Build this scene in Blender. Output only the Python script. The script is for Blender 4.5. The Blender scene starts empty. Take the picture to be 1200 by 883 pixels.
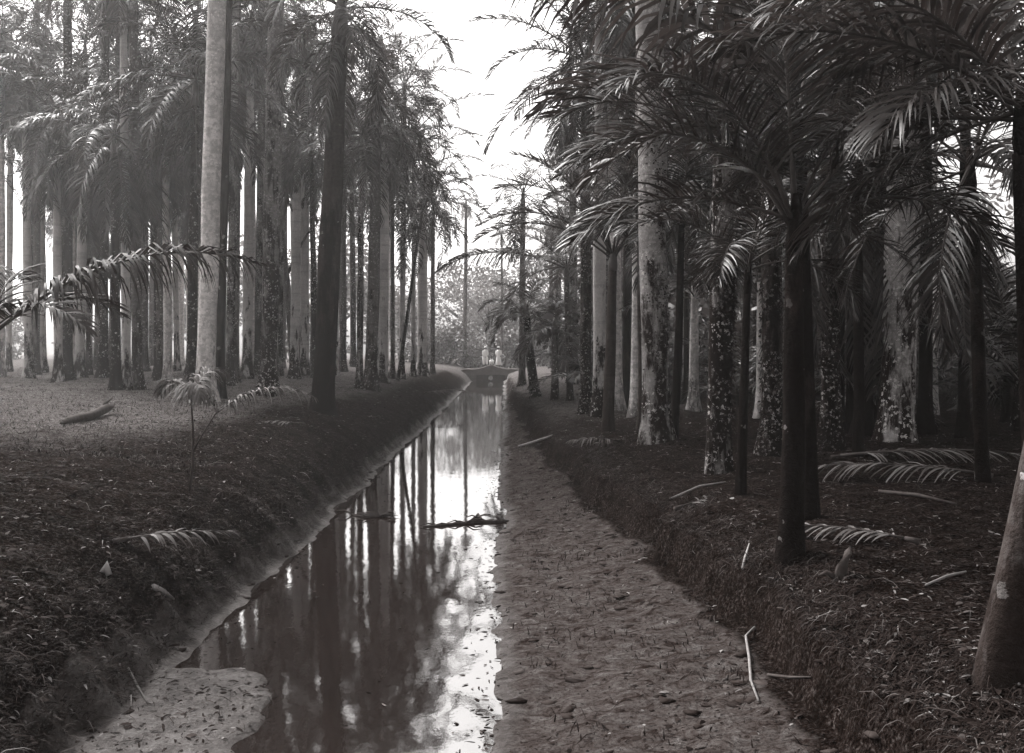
import bpy, bmesh, math, random
from mathutils import Vector, Matrix, noise, Quaternion

R = random.Random(7)
S = bpy.context.scene
COL = S.collection
F, CX, CY, EYE = 1150.0, 592.0, 410.0, 2.9       # photo pixels per radian, vanishing point, eye height over the water
rad = math.radians

# ------------------------------------------------------------------ helpers
def link(name, me, mat=None, parent=None):
    o = bpy.data.objects.new(name, me)
    COL.objects.link(o)
    if mat and me and not me.materials:
        me.materials.append(mat)
    if parent:
        o.parent = parent
    return o

def mesh(name, v, f, smooth=False, mat=None):
    me = bpy.data.meshes.new(name)
    me.from_pydata(v, [], f)
    if smooth:
        me.polygons.foreach_set('use_smooth', [True] * len(me.polygons))
    if mat:
        me.materials.append(mat)
    me.update()
    return me

def tag(o, label=None, cat=None, group=None, kind=None):
    if label: o['label'] = label
    if cat: o['category'] = cat
    if group: o['group'] = group
    if kind: o['kind'] = kind
    return o

def empty(name, loc, rz=0.0):
    o = bpy.data.objects.new(name, None)
    o.empty_display_size = 0.3
    COL.objects.link(o)
    o.location = loc
    o.rotation_euler = (0, 0, rz)
    return o

def sm(a, b, x):
    t = min(1.0, max(0.0, (x - a) / (b - a)))
    return t * t * (3 - 2 * t)

def lerp_table(tab, x):
    if x <= tab[0][0]: return tab[0][1]
    for (a, va), (b, vb) in zip(tab, tab[1:]):
        if x <= b: return va + (vb - va) * (x - a) / (b - a)
    return tab[-1][1]

def ns(x, y, z=0.0): return noise.noise(Vector((x, y, z)))

# ------------------------------------------------------------------ terrain
FOOT = [(-8, 2.9), (8, 2.2), (11, 2.0), (17.4, 1.48), (25, 1.02), (46, .36), (80, .2), (150, .2)]

def edge_left(y): return -3.0 + .16 * ns(0.3, y * .35) + .11 * ns(4.3, y * 1.3) + .05 * ns(3.3, y * 3.9)
def edge_right(y): return -.06 + .20 * ns(9.3, y * .3) + .13 * ns(2.3, y * 1.1) + .08 * ns(7.7, y * 3.7)
def foot_right(y): return lerp_table(FOOT, y) + .22 * ns(5.5, y * .45) + .16 * ns(1.5, y * 1.3) + .07 * ns(8.5, y * 3.1)

def height(x, y):
    el, er = edge_left(y), edge_right(y)
    if x < el:
        u = el - x
        ub = max(0, u - .16 - .16 * ns(2.2, y * .9) - .10 * ns(6.2, y * 2.9))
        z = .035 * sm(0, .15, u) + 1.34 * (1 - math.exp(-ub / .9))
        if u > 1.5: z += .38 * (1 - math.exp(-(u - 1.5) / 9))
        z += .10 * ns(x * .35, y * .3, 3) * sm(.4, 2, u) + .08 * ns(x * 1.2, y * 1.1, 8) * sm(.1, .8, u) + .04 * ns(x * 2.9, y * 2.6, 18) * sm(.1, .6, u)
        z += .022 * ns(x * 5, y * 5, 1) * sm(0, .4, u)
    elif x > er:
        u = x - er
        fb = max(.25, foot_right(y) - er)
        if u < fb:
            z = .02 + .27 * (u / fb) ** 1.1
            z += (.035 * ns(x * 2.3, y * 1.9, 5) + .022 * ns(x * 6.1, y * 4.9, 2)) * sm(0, .25, u)
        else:
            q = u - fb
            z = .27 + .50 * sm(0, .20, q + .07 * ns(x * 2, y * 2.2, 6)) + .12 * sm(.15, .9, q) + .36 * (1 - math.exp(-max(0, q - .35) / 2.6))
            z += .09 * ns(x * .4, y * .35, 4) * sm(.5, 2, q) + .055 * ns(x * 1.5, y * 1.5, 9) * sm(.1, .5, q)
            z += .025 * ns(x * 5, y * 5, 1)
    else:
        u = min(x - el, er - x)
        z = -.55 * sm(0, .7, u)
    # mud bar that runs out into the near left of the water
    if y < 10 and x > -3.4 and x < -1.2:
        yb = 9.35 - .55 * (x + 3.0) - .5 * sm(-2.2, -1.4, x) * 3 + .55 * ns(x * 1.1, y * 1.1, 7) + .25 * ns(x * 3.5, y * 3.5, 4)
        m = sm(yb + .5, yb - .5, y) * sm(-1.25, -1.95, x + .35 * ns(x * 2, y * 1.6, 21))
        z = max(z, -.30 + .335 * m + .022 * ns(x * 4, y * 4) + .012 * ns(x * 11, y * 11)) if m > 0 else z
    if y > 110:   # the canal peters out beyond the earth bridge
        z = z + (1.2 - z) * sm(118, 140, y)
    if y < -6: z = max(z, -.2)
    return z

def axis(lo, hi, step, growth, a, b):
    xs = []
    x = a
    while x < b: xs.append(x); x += step
    s = step
    while x < hi: xs.append(x); s *= growth; x += s
    xs.append(hi)
    s, x = step, a
    left = []
    while True:
        s *= growth; x -= s
        if x <= lo: break
        left.append(x)
    left.append(lo)
    return left[::-1] + xs

XS = axis(-330, 330, .062, 1.075, -5.0, 3.6)
YS = axis(-40, 380, .075, 1.0115, 6.4, 13)

def ray(px, py, d):
    return Vector(((px - CX) / F * d, d, EYE + (CY - py) / F * d))

def ground(px, py, far=160):
    """point where the line of sight through a photo pixel meets the ground"""
    d, last = 4.0, None
    while d < far:
        p = ray(px, py, d)
        if p.z <= height(p.x, p.y): break
        d *= 1.012
    lo, hi = d / 1.012, d
    for _ in range(14):
        m = (lo + hi) / 2
        p = ray(px, py, m)
        if p.z <= height(p.x, p.y): hi = m
        else: lo = m
    p = ray(px, py, hi)
    p.z = height(p.x, p.y)
    return p

# ------------------------------------------------------------------ materials
def new_mat(name):
    m = bpy.data.materials.new(name)
    m.use_nodes = True
    nt = m.node_tree
    b = nt.nodes['Principled BSDF']
    return m, nt, b

def N(nt, kind, **kw):
    n = nt.nodes.new(kind)
    for k, v in kw.items():
        if k in n.inputs: n.inputs[k].default_value = v
        else: setattr(n, k, v)
    return n

def grey(v, warm=1.0):
    """a print tone: browner the darker it is"""
    k = warm * (.07 + .62 * math.exp(-v * 24))
    return (v * (1 + k * .55), v * (1 - k * .18), v * (1 - k * .40), 1)

def ramp(nt, fac, stops):
    r = nt.nodes.new('ShaderNodeValToRGB')
    e = r.color_ramp.elements
    e[0].position, e[0].color = stops[0]
    e[1].position, e[1].color = stops[-1]
    for p, c in stops[1:-1]:
        x = e.new(p); x.color = c
    nt.links.new(fac, r.inputs[0])
    return r.outputs[0]

def mixc(nt, fac, a, b):
    m = nt.nodes.new('ShaderNodeMix'); m.data_type = 'RGBA'
    for sock, val in ((m.inputs[0], fac), (m.inputs[6], a), (m.inputs[7], b)):
        if hasattr(val, 'is_output'): nt.links.new(val, sock)
        else: sock.default_value = val
    return m.outputs[2]

def math_(nt, op, a, b=None, clamp=False):
    m = nt.nodes.new('ShaderNodeMath'); m.operation = op; m.use_clamp = clamp
    for i, val in enumerate((a, b)):
        if val is None: continue
        if hasattr(val, 'is_output'): nt.links.new(val, m.inputs[i])
        else: m.inputs[i].default_value = val
    return m.outputs[0]

def noise_fac(nt, co, scale, detail=4, rough=.6, dist=0.0):
    n = N(nt, 'ShaderNodeTexNoise', Scale=scale, Detail=detail, Roughness=rough, Distortion=dist)
    nt.links.new(co, n.inputs['Vector'])
    return n.outputs[0]

def bark(name, tone, dark, moss_h, moss_amt, lichen, rough=.85, spot=9.0, lich_tone=.5, mottle=.62, msc=13, ring=.45):
    """palm bark: pale ringed skin, dark algae film that climbs from the foot, white lichen spots"""
    m, nt, b = new_mat(name)
    tc = N(nt, 'ShaderNodeTexCoord'); oi = N(nt, 'ShaderNodeObjectInfo')
    add = N(nt, 'ShaderNodeVectorMath', operation='ADD')
    rv = N(nt, 'ShaderNodeVectorMath', operation='SCALE'); rv.inputs[0].default_value = (37, 51, 0)
    nt.links.new(oi.outputs['Random'], rv.inputs['Scale'])
    nt.links.new(tc.outputs['Object'], add.inputs[0]); nt.links.new(rv.outputs[0], add.inputs[1])
    co = add.outputs[0]
    sep = N(nt, 'ShaderNodeSeparateXYZ'); nt.links.new(tc.outputs['Object'], sep.inputs[0])
    mp = N(nt, 'ShaderNodeMapping'); mp.inputs['Scale'].default_value = (1, 1, .28)
    nt.links.new(co, mp.inputs['Vector'])
    mr = N(nt, 'ShaderNodeMapping'); mr.inputs['Scale'].default_value = (.25, .25, 6)
    nt.links.new(co, mr.inputs['Vector'])
    big = noise_fac(nt, mp.outputs[0], 1.6, 5, .62)
    fine = noise_fac(nt, co, 24, 4, .7)
    skin = ramp(nt, big, [(.3, grey(tone * .55)), (.66, grey(tone * 1.1))])
    skin = mixc(nt, ramp(nt, fine, [(.35, (0, 0, 0, 1)), (.75, (.5, .5, .5, 1))]), skin, grey(tone * .45))
    mot = noise_fac(nt, co, msc, 4, .65)
    skin = mixc(nt, ramp(nt, mot, [(.44, (0, 0, 0, 1)), (.58, (mottle, mottle, mottle, 1))]), skin, grey(tone * .38))
    rings = noise_fac(nt, mr.outputs[0], 1.0, 3, .6)
    skin = mixc(nt, ramp(nt, rings, [(.52, (0, 0, 0, 1)), (.62, (ring, ring, ring, 1))]), skin, grey(tone * .4))
    # algae: more of it lower down, with a ragged upper edge
    hz = math_(nt, 'DIVIDE', sep.outputs[2], moss_h)
    a = math_(nt, 'SUBTRACT', 1.0, hz)
    a = math_(nt, 'MULTIPLY', a, .55)
    patch = noise_fac(nt, mp.outputs[0], 3.2, 6, .7)
    a = math_(nt, 'ADD', a, math_(nt, 'MULTIPLY', math_(nt, 'SUBTRACT', patch, .5), 2.3))
    a = math_(nt, 'ADD', a, moss_amt - .5)
    film = ramp(nt, a, [(.12, (0, 0, 0, 1)), (.34, (1, 1, 1, 1))])
    c = mixc(nt, film, skin, mixc(nt, fine, grey(dark * .6), grey(dark * 1.5)))
    # lichen
    vo = N(nt, 'ShaderNodeTexVoronoi', Scale=spot, Randomness=1.0)
    dv = N(nt, 'ShaderNodeVectorMath', operation='ADD')
    nd = N(nt, 'ShaderNodeTexNoise', Scale=spot * 2.2, Detail=3); nt.links.new(co, nd.inputs['Vector'])
    sc = N(nt, 'ShaderNodeVectorMath', operation='SCALE'); sc.inputs['Scale'].default_value = .12
    nt.links.new(nd.outputs['Color'], sc.inputs[0]); nt.links.new(co, dv.inputs[0]); nt.links.new(sc.outputs[0], dv.inputs[1])
    nt.links.new(dv.outputs[0], vo.inputs['Vector'])
    sepc = N(nt, 'ShaderNodeSeparateColor'); nt.links.new(vo.outputs['Color'], sepc.inputs[0])
    size = math_(nt, 'MULTIPLY', sepc.outputs[0], .52)
    here = math_(nt, 'LESS_THAN', sepc.outputs[1], min(1, lichen))
    clus = noise_fac(nt, co, 1.3, 2, .5)
    here = math_(nt, 'MULTIPLY', here, ramp(nt, clus, [(.36, (0, 0, 0, 1)), (.55, (1, 1, 1, 1))]))
    spt = math_(nt, 'MULTIPLY', math_(nt, 'LESS_THAN', vo.outputs['Distance'], size), here)
    c = mixc(nt, math_(nt, 'MULTIPLY', spt, .85), c, grey(lich_tone))
    nt.links.new(c, b.inputs['Base Color'])
    b.inputs['Roughness'].default_value = rough
    b.inputs['Specular IOR Level'].default_value = .03
    bp = N(nt, 'ShaderNodeBump', Strength=.8, Distance=.04)
    h = math_(nt, 'ADD', math_(nt, 'MULTIPLY', rings, .6), math_(nt, 'ADD', fine, math_(nt, 'MULTIPLY', spt, .3)))
    nt.links.new(h, bp.inputs['Height']); nt.links.new(bp.outputs[0], b.inputs['Normal'])
    return m

def leaf_mat(name, tone, spread=.5, rough=.42, trans=.3):
    m, nt, b = new_mat(name)
    ge = N(nt, 'ShaderNodeNewGeometry')
    c = ramp(nt, ge.outputs['Random Per Island'], [(0, grey(tone * (1 - spread))), (.6, grey(tone)), (.9, grey(tone * (1 + spread))), (1, grey(tone * (1 + 2 * spread)))])
    nt.links.new(c, b.inputs['Base Color'])
    b.inputs['Roughness'].default_value = rough
    b.inputs['Specular IOR Level'].default_value = .45
    tr = N(nt, 'ShaderNodeBsdfTranslucent'); nt.links.new(c, tr.inputs['Color'])
    mx = N(nt, 'ShaderNodeMixShader'); mx.inputs[0].default_value = trans
    nt.links.new(b.outputs[0], mx.inputs[1]); nt.links.new(tr.outputs[0], mx.inputs[2])
    nt.links.new(mx.outputs[0], nt.nodes['Material Output'].inputs['Surface'])
    return m

def plain(name, tone, var=.5, scale=14, rough=.8, bump=.3, warm=1.0):
    m, nt, b = new_mat(name)
    tc = N(nt, 'ShaderNodeTexCoord')
    f = noise_fac(nt, tc.outputs['Object'], scale, 5, .65)
    nt.links.new(ramp(nt, f, [(.28, grey(tone * (1 - var), warm)), (.72, grey(tone * (1 + var * .5), warm))]), b.inputs['Base Color'])
    b.inputs['Roughness'].default_value = rough
    b.inputs['Specular IOR Level'].default_value = .1
    if bump:
        bp = N(nt, 'ShaderNodeBump', Strength=bump, Distance=.02)
        nt.links.new(f, bp.inputs['Height']); nt.links.new(bp.outputs[0], b.inputs['Normal'])
    return m

def island(name, stops, rough=.8):
    m, nt, b = new_mat(name)
    ge = N(nt, 'ShaderNodeNewGeometry')
    nt.links.new(ramp(nt, ge.outputs['Random Per Island'], [(p, grey(t)) for p, t in stops]), b.inputs['Base Color'])
    b.inputs['Roughness'].default_value = rough
    b.inputs['Specular IOR Level'].default_value = .04
    return m

M = {}
M['pale'] = bark('bark_pale_lichen', .85, .14, 3.0, .24, .75, spot=17, lich_tone=.8, mottle=.8, msc=7)
M['two'] = bark('bark_pale_over_dark_foot', .62, .010, 4.2, .36, .6, spot=16, mottle=.3)
M['mid'] = bark('bark_mid_grey', .15, .012, 5.0, .36, .45, spot=16, lich_tone=.42)
M['dark'] = bark('bark_dark_speckled', .045, .006, 9.0, .55, .55, spot=16, lich_tone=.45)
M['black'] = bark('bark_dark_smooth', .032, .005, 8.0, .5, .05, spot=8, lich_tone=.2)
M['patch'] = bark('bark_lichen_patches', .30, .008, 12.0, .44, .7, spot=17, lich_tone=.55)
M['blotch'] = bark('bark_pale_blotched', .46, .012, 7.0, .30, .8, spot=15, lich_tone=.62)
M['creep'] = bark('bark_under_creeper', .09, .006, 9.0, .5, .8, spot=19, lich_tone=.36)
M['smooth'] = bark('bark_smooth_grey', .085, .016, 4, .36, .12, rough=.75, ring=.9)
M['young'] = bark('bark_young_ringed', .06, .02, 2.0, .3, .0, rough=.6, ring=.9)
M['shaft'] = plain('crownshaft_skin', .10, .3, 3, .45, .1)
M['leaf'] = leaf_mat('palm_leaflet', .030, .75)
M['leafd'] = leaf_mat('palm_leaflet_dark', .018, .85, .42, .2)
M['leafp'] = leaf_mat('palm_leaflet_pale', .075, .45, .5, .36)
M['leafm'] = leaf_mat('palm_leaflet_matt', .018, .8, .75, .12)
M['dead'] = leaf_mat('dead_frond', .10, .6, .8, .05)
M['husk'] = plain('bleached_husk', .30, .3, 6, .8)
M['rachis'] = plain('frond_stalk', .07, .3, 8, .5, .1)
M['wood'] = plain('rotten_wood', .06, .5, 9, .9, .6)
M['stick'] = plain('dry_stick', .22, .4, 12, .85)
M['bough'] = plain('dark_bough', .045, .5, 7, .9, .6)
M['creeper'] = island('creeper_leaf', [(0, .010), (.6, .03), (.9, .075), (1, .24)], .6)
M['bush'] = leaf_mat('bush_leaf', .085, .55, .5, .25)
M['bushp'] = leaf_mat('broadleaf', .13, .55, .5, .4)
M['litter'] = island('leaf_litter', [(0, .005), (.5, .012), (.78, .026), (.94, .07), (1, .26)], .85)
M['grass'] = island('bank_grass', [(0, .005), (.5, .012), (.88, .03), (1, .10)], .7)
M['clod'] = island('mud_clod', [(0, .008), (.5, .016), (.85, .03), (1, .055)], .7)
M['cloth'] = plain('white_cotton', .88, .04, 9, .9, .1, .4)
M['skinp'] = plain('dark_skin', .06, .1, 9, .55, 0)
M['hair'] = plain('black_hair', .02, .1, 9, .6, 0)
M['earth'] = plain('earth_bank', .06, .5, 1.6, .95, .8)
M['stone'] = plain('wet_stonework', .025, .5, 2.5, .7, .8)

def ground_mat():
    m, nt, b = new_mat('ground_earth_and_litter')
    tc = N(nt, 'ShaderNodeTexCoord'); co = tc.outputs['Object']
    at = N(nt, 'ShaderNodeAttribute', attribute_name='zone')
    sep = N(nt, 'ShaderNodeSeparateColor'); nt.links.new(at.outputs['Color'], sep.inputs[0])
    big = noise_fac(nt, co, .55, 5, .6)
    mid = noise_fac(nt, co, 4.5, 6, .68)
    fine = noise_fac(nt, co, 32, 5, .75)
    mp = N(nt, 'ShaderNodeMapping'); mp.inputs['Scale'].default_value = (1, 1.35, 1); nt.links.new(co, mp.inputs['Vector'])
    clod = noise_fac(nt, mp.outputs[0], 5.5, 7, .74, .9)
    litter = ramp(nt, fine, [(.38, grey(.002)), (.48, grey(.008)), (.56, grey(.022)), (.66, grey(.075))])
    litter = mixc(nt, ramp(nt, mid, [(.42, (0, 0, 0, 1)), (.62, (.8, .8, .8, 1))]), litter, grey(.004))
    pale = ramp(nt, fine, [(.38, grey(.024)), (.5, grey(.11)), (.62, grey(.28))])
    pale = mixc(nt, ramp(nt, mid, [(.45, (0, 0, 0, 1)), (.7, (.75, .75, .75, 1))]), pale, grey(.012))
    mud = ramp(nt, clod, [(.38, grey(.016)), (.46, grey(.048)), (.54, grey(.066)), (.66, grey(.11))])
    mud = mixc(nt, ramp(nt, fine, [(.5, (0, 0, 0, 1)), (.62, (.7, .7, .7, 1))]), mud, grey(.010))
    wet = ramp(nt, math_(nt, 'ADD', math_(nt, 'MULTIPLY', mid, .6), math_(nt, 'MULTIPLY', fine, .4)), [(.40, grey(.012)), (.5, grey(.045)), (.60, grey(.10))])
    def edge(v, k=.7):   # ragged blend
        return ramp(nt, math_(nt, 'ADD', v, math_(nt, 'MULTIPLY', math_(nt, 'SUBTRACT', mid, .5), k)), [(.35, (0, 0, 0, 1)), (.65, (1, 1, 1, 1))])
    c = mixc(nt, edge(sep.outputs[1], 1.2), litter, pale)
    c = mixc(nt, edge(sep.outputs[0]), c, mud)
    c = mixc(nt, edge(sep.outputs[2], .4), c, wet)
    nt.links.new(c, b.inputs['Base Color'])
    r = math_(nt, 'SUBTRACT', 1.0, math_(nt, 'MULTIPLY', sep.outputs[2], .4))
    r = math_(nt, 'SUBTRACT', r, math_(nt, 'MULTIPLY', sep.outputs[0], .25))
    nt.links.new(r, b.inputs['Roughness'])
    sp = math_(nt, 'MULTIPLY', sep.outputs[2], .25); nt.links.new(sp, b.inputs['Specular IOR Level'])
    bp = N(nt, 'ShaderNodeBump', Strength=.9, Distance=.05)
    nt.links.new(math_(nt, 'ADD', math_(nt, 'MULTIPLY', fine, .5), math_(nt, 'ADD', mid, clod)), bp.inputs['Height'])
    nt.links.new(bp.outputs[0], b.inputs['Normal'])
    return m

def water_mat():
    m, nt, b = new_mat('still_canal_water')
    tc = N(nt, 'ShaderNodeTexCoord')
    mp = N(nt, 'ShaderNodeMapping'); mp.inputs['Scale'].default_value = (1.6, .9, 1); nt.links.new(tc.outputs['Object'], mp.inputs['Vector'])
    f1 = noise_fac(nt, mp.outputs[0], 2.2, 3, .5)
    f2 = noise_fac(nt, mp.outputs[0], 13, 3, .6)
    b.inputs['Base Color'].default_value = grey(.010)
    b.inputs['Roughness'].default_value = .018
    b.inputs['IOR'].default_value = WATER_IOR
    b.inputs['Specular IOR Level'].default_value = .5
    bp = N(nt, 'ShaderNodeBump', Strength=.06, Distance=.02)
    nt.links.new(math_(nt, 'ADD', f1, math_(nt, 'MULTIPLY', f2, .22)), bp.inputs['Height'])
    nt.links.new(bp.outputs[0], b.inputs['Normal'])
    return m
WATER_IOR = 3.0

# ------------------------------------------------------------------ setting meshes
def build_ground():
    nx, ny = len(XS), len(YS)
    v, cols = [], []
    for y in YS:
        el, er, fr = edge_left(y), edge_right(y), foot_right(y)
        for x in XS:
            z = height(x, y)
            v.append((x, y, z))
            mud = pale = wet = 0.0
            if x < el:
                u = el - x
                wet = sm(.42, .12, u)
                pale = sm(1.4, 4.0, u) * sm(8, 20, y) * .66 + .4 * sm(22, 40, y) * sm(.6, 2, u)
            elif x > er:
                u = x - er
                mud = sm(fr + .05, fr - .35, x)
                wet = sm(.22, .0, u) * .55
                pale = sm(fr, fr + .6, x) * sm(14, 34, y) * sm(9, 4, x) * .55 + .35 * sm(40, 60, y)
            else:
                wet = .8
            if y < 10 and -3.4 < x < -1.2 and z > -.03: wet = 1.0
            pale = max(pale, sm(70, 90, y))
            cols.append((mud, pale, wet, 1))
    f = []
    for j in range(ny - 1):
        for i in range(nx - 1):
            a = j * nx + i
            f.append((a, a + 1, a + nx + 1, a + nx))
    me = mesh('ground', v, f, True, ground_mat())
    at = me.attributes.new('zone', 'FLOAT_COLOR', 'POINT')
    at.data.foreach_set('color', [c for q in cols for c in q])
    tag(link('ground', me), kind='structure')

build_ground()
wm = mesh('water', [(-3.8, -38, 0), (.9, -38, 0), (.9, 138, 0), (-3.8, 138, 0)], [(0, 1, 2, 3)], False, water_mat())
tag(link('water', wm), kind='structure')

# ------------------------------------------------------------------ palm geometry
class Geo:
    def __init__(s): s.v, s.f, s.m = [], [], []
    def tube(s, pts, rads, seg=6, mi=0, cap=True):
        base = len(s.v)
        n = len(pts)
        up = Vector((.13, .21, .97))
        for i, p in enumerate(pts):
            d = (pts[min(n - 1, i + 1)] - pts[max(0, i - 1)]).normalized()
            a = d.cross(up if abs(d.dot(up)) < .95 else Vector((1, 0, 0))).normalized()
            b = d.cross(a)
            for k in range(seg):
                t = 2 * math.pi * k / seg
                s.v.append(p + (a * math.cos(t) + b * math.sin(t)) * rads[i])
        for i in range(n - 1):
            for k in range(seg):
                q = base + i * seg
                s.f.append((q + k, q + (k + 1) % seg, q + seg + (k + 1) % seg, q + seg + k)); s.m.append(mi)
        if cap:
            s.f.append(tuple(base + k for k in range(seg))[::-1]); s.m.append(mi)
            s.f.append(tuple(base + (n - 1) * seg + k for k in range(seg))); s.m.append(mi)
    def blade(s, p, d, wv, ln, w, droop, segs, mi):
        """one leaflet that bends over under its own weight"""
        base = len(s.v)
        d = d.normalized()
        q = p.copy()
        for i in range(segs + 1):
            t = i / segs
            ww = w * (1 - t ** 2.2) * (.55 + .45 * min(1, t * 4)) * .5
            if i == segs:
                s.v.append(q.copy())
            else:
                s.v.append(q - wv * ww); s.v.append(q + wv * ww)
            q = q + d * (ln / segs)
            d = (d + Vector((0, 0, -1)) * droop / segs).normalized()
        for i in range(segs - 1):
            a = base + 2 * i
            s.f.append((a, a + 1, a + 3, a + 2)); s.m.append(mi)
        a = base + 2 * (segs - 1)
        s.f.append((a, a + 1, a + 2)); s.m.append(mi)
    def done(s, name, mats, smooth=True):
        me = mesh(name, s.v, s.f, smooth)
        for x in mats: me.materials.append(x)
        me.polygons.foreach_set('material_index', s.m)
        return me

def frond(g, org, az, el, L, bend, n, ll, lw, droop, r, segs=3, side=None, twist=0.0, lift=.25, start=.16, rr=.022, bare=0.0):
    """feather frond: arching stalk plus two ranks of leaflets"""
    pts, e, p = [], el, Vector(org)
    K = 14
    azz = az
    for i in range(K + 1):
        pts.append(p.copy())
        t = i / K
        e = el - bend * t ** 1.35
        azz = az + twist * t
        p = p + Vector((math.cos(azz) * math.cos(e), math.sin(azz) * math.cos(e), math.sin(e))) * (L / K)
    g.tube(pts, [rr * (1 - .86 * i / K) * L / 3 + .003 for i in range(K + 1)], 5, 1)
    for i in range(n):
        t = start + (1 - start) * (i + .5) / n
        k = min(K - 1, int(t * K)); fr = t * K - k
        c = pts[k].lerp(pts[k + 1], fr)
        tan = (pts[k + 1] - pts[k]).normalized()
        sd = tan.cross(Vector((0, 0, 1)))
        if sd.length < .05: sd = Vector((-math.sin(az), math.cos(az), 0))
        sd.normalize()
        up = sd.cross(tan)
        prof = (math.sin(math.pi * min(1, .18 + .78 * t)) ** .55) * (1 if t < .8 else 1 - (t - .8) * 1.6)
        for sgn in (-1, 1):
            if r.random() < bare: continue
            ang = rad(24 + 42 * t + r.uniform(-7, 7))
            d = sd * sgn * math.cos(ang) + tan * math.sin(ang) + up * (lift + r.uniform(-.28, .28))
            wv = (tan - d.normalized() * tan.dot(d.normalized()))
            wv = (wv.normalized() + up * r.uniform(-.4, .4)).normalized()
            g.blade(c, d, wv, ll * prof * r.uniform(.85, 1.12), lw * r.uniform(.75, 1.15), droop * r.uniform(.7, 1.35), segs, 0)
    return pts

def crown_mesh(name, seed, nf, L, leaf, n=46, ll=.75, lw=.045, droop=1.5, segs=3, hang=0, emin=-55, emax=75):
    r = random.Random(seed)
    g = Geo()
    for i in range(nf):
        az = i * 2.39996 + r.uniform(-.25, .25)
        q = (i + .5) / nf
        el = rad(emax + (emin - emax) * q ** 1.1 + r.uniform(-8, 8))
        frond(g, (0.06 * math.cos(az), .06 * math.sin(az), -.12 - .25 * q), az, el, L * r.uniform(.82, 1.1), rad(r.uniform(55, 95)), n, ll * L / 3.2 * r.uniform(.9, 1.1), lw, droop, r, segs, twist=r.uniform(-.5, .5))
    for i in range(hang):
        az = r.uniform(0, 6.28)
        frond(g, (.12 * math.cos(az), .12 * math.sin(az), -.7), az, rad(-62 + r.uniform(-12, 10)), L * r.uniform(.7, 1), rad(26), n, ll * L / 3.4, lw, droop * 1.5, r, segs, twist=r.uniform(-.3, .3), bare=.15)
    return g.done(name, [M[leaf], M['rachis']])

CROWN = {
    'full0': crown_mesh('crown', 1, 17, 3.7, 'leaf', hang=3),
    'full1': crown_mesh('crown', 2, 15, 3.4, 'leaf', hang=5),
    'full2': crown_mesh('crown', 3, 19, 3.9, 'leaf', hang=2),
    'dark0': crown_mesh('crown', 4, 18, 3.5, 'leafd', hang=6),
    'dark1': crown_mesh('crown', 5, 20, 3.8, 'leafd', hang=9, emin=-70),
    'small0': crown_mesh('crown', 6, 13, 2.5, 'leafp', n=36, ll=.6, lw=.04),
    'small1': crown_mesh('crown', 8, 12, 2.2, 'leaf', n=34, ll=.6, lw=.04, hang=3),
    'far0': crown_mesh('crown', 9, 15, 3.8, 'leaf', n=26, lw=.08, segs=2, hang=3),
    'far1': crown_mesh('crown', 10, 14, 3.4, 'leafp', n=26, lw=.08, segs=2, hang=5),
    'under0': crown_mesh('crown', 11, 11, 3.0, 'leafd', n=34, ll=.8, lw=.05, emin=15, emax=80),
    'under1': crown_mesh('crown', 12, 13, 2.6, 'leafd', n=34, ll=.8, lw=.05, emin=5, emax=80),
}

def trunk_mesh(H, r0, leanx, leany, seed, seg=18, flare=.75, curve=0.0, bulge=.10):
    r = random.Random(seed)
    rings = max(14, int(H * 2.0))
    v, f = [], []
    ph = r.uniform(0, 6.28)
    cut = .20
    for i in range(rings + 1):
        t = (i / rings) ** 1.35
        z = -.25 + t * (H + .25)
        zz = max(0, z)
        rd = r0 * (1 + flare * math.exp(-zz / .38) + bulge * math.exp(-((zz - H * .45) / (H * .3)) ** 2) - .28 * max(0, t - .35))
        rd *= 1 + .025 * ns(z * 1.7, seed * 3.3)
        cx = leanx * zz + curve * zz * (H - zz) / H + .03 * ns(z * .4, seed * 1.7)
        cy = leany * zz + .03 * ns(z * .4, seed * 2.9 + 5)
        for k in range(seg):
            a = 2 * math.pi * k / seg
            rr = rd * (1 + .03 * math.cos(3 * a + ph) + .06 * math.exp(-zz / .5) * math.cos(5 * a + ph) + .012 * ns(a * 2, z * 3, seed))
            v.append((cx + rr * math.cos(a), cy + rr * math.sin(a), z))
    for i in range(rings):
        for k in range(seg):
            q = i * seg
            f.append((q + k, q + (k + 1) % seg, q + seg + (k + 1) % seg, q + seg + k))
    f.append(tuple(rings * seg + k for k in range(seg)))
    return mesh('trunk', v, f, True), Vector((leanx * H, leany * H, H))

def add_creeper(root, H, r0, leanx, seed, n, z0=.4, z1=6.0, size=.06, side=None):
    r = random.Random(seed)
    g = Geo()
    for _ in range(n):
        z = z0 + (z1 - z0) * r.random() ** .8
        a = r.uniform(0, 6.28)
        if side is not None: a = r.gauss(side, .7)
        if ns(a * 1.2 * 1.0, z * .9, seed) < -.05: continue
        o = Vector((math.cos(a), math.sin(a), 0))
        p = Vector((leanx * z, 0, z)) + o * (r0 * (1.06 + .75 * math.exp(-z / .38)) + r.uniform(0, .03))
        d = (Vector((-o.y, o.x, 0)) * r.uniform(-1, 1) + Vector((0, 0, r.uniform(-1, .3))) + o * r.uniform(.1, .7)).normalized()
        w = d.cross(o).normalized()
        g.blade(p, d, w, size * r.uniform(.8, 2.0), size * r.uniform(.6, 1.3), .5, 3, 0)
    link('creeper', g.done('creeper', [M['creeper']]), None, root)

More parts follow.
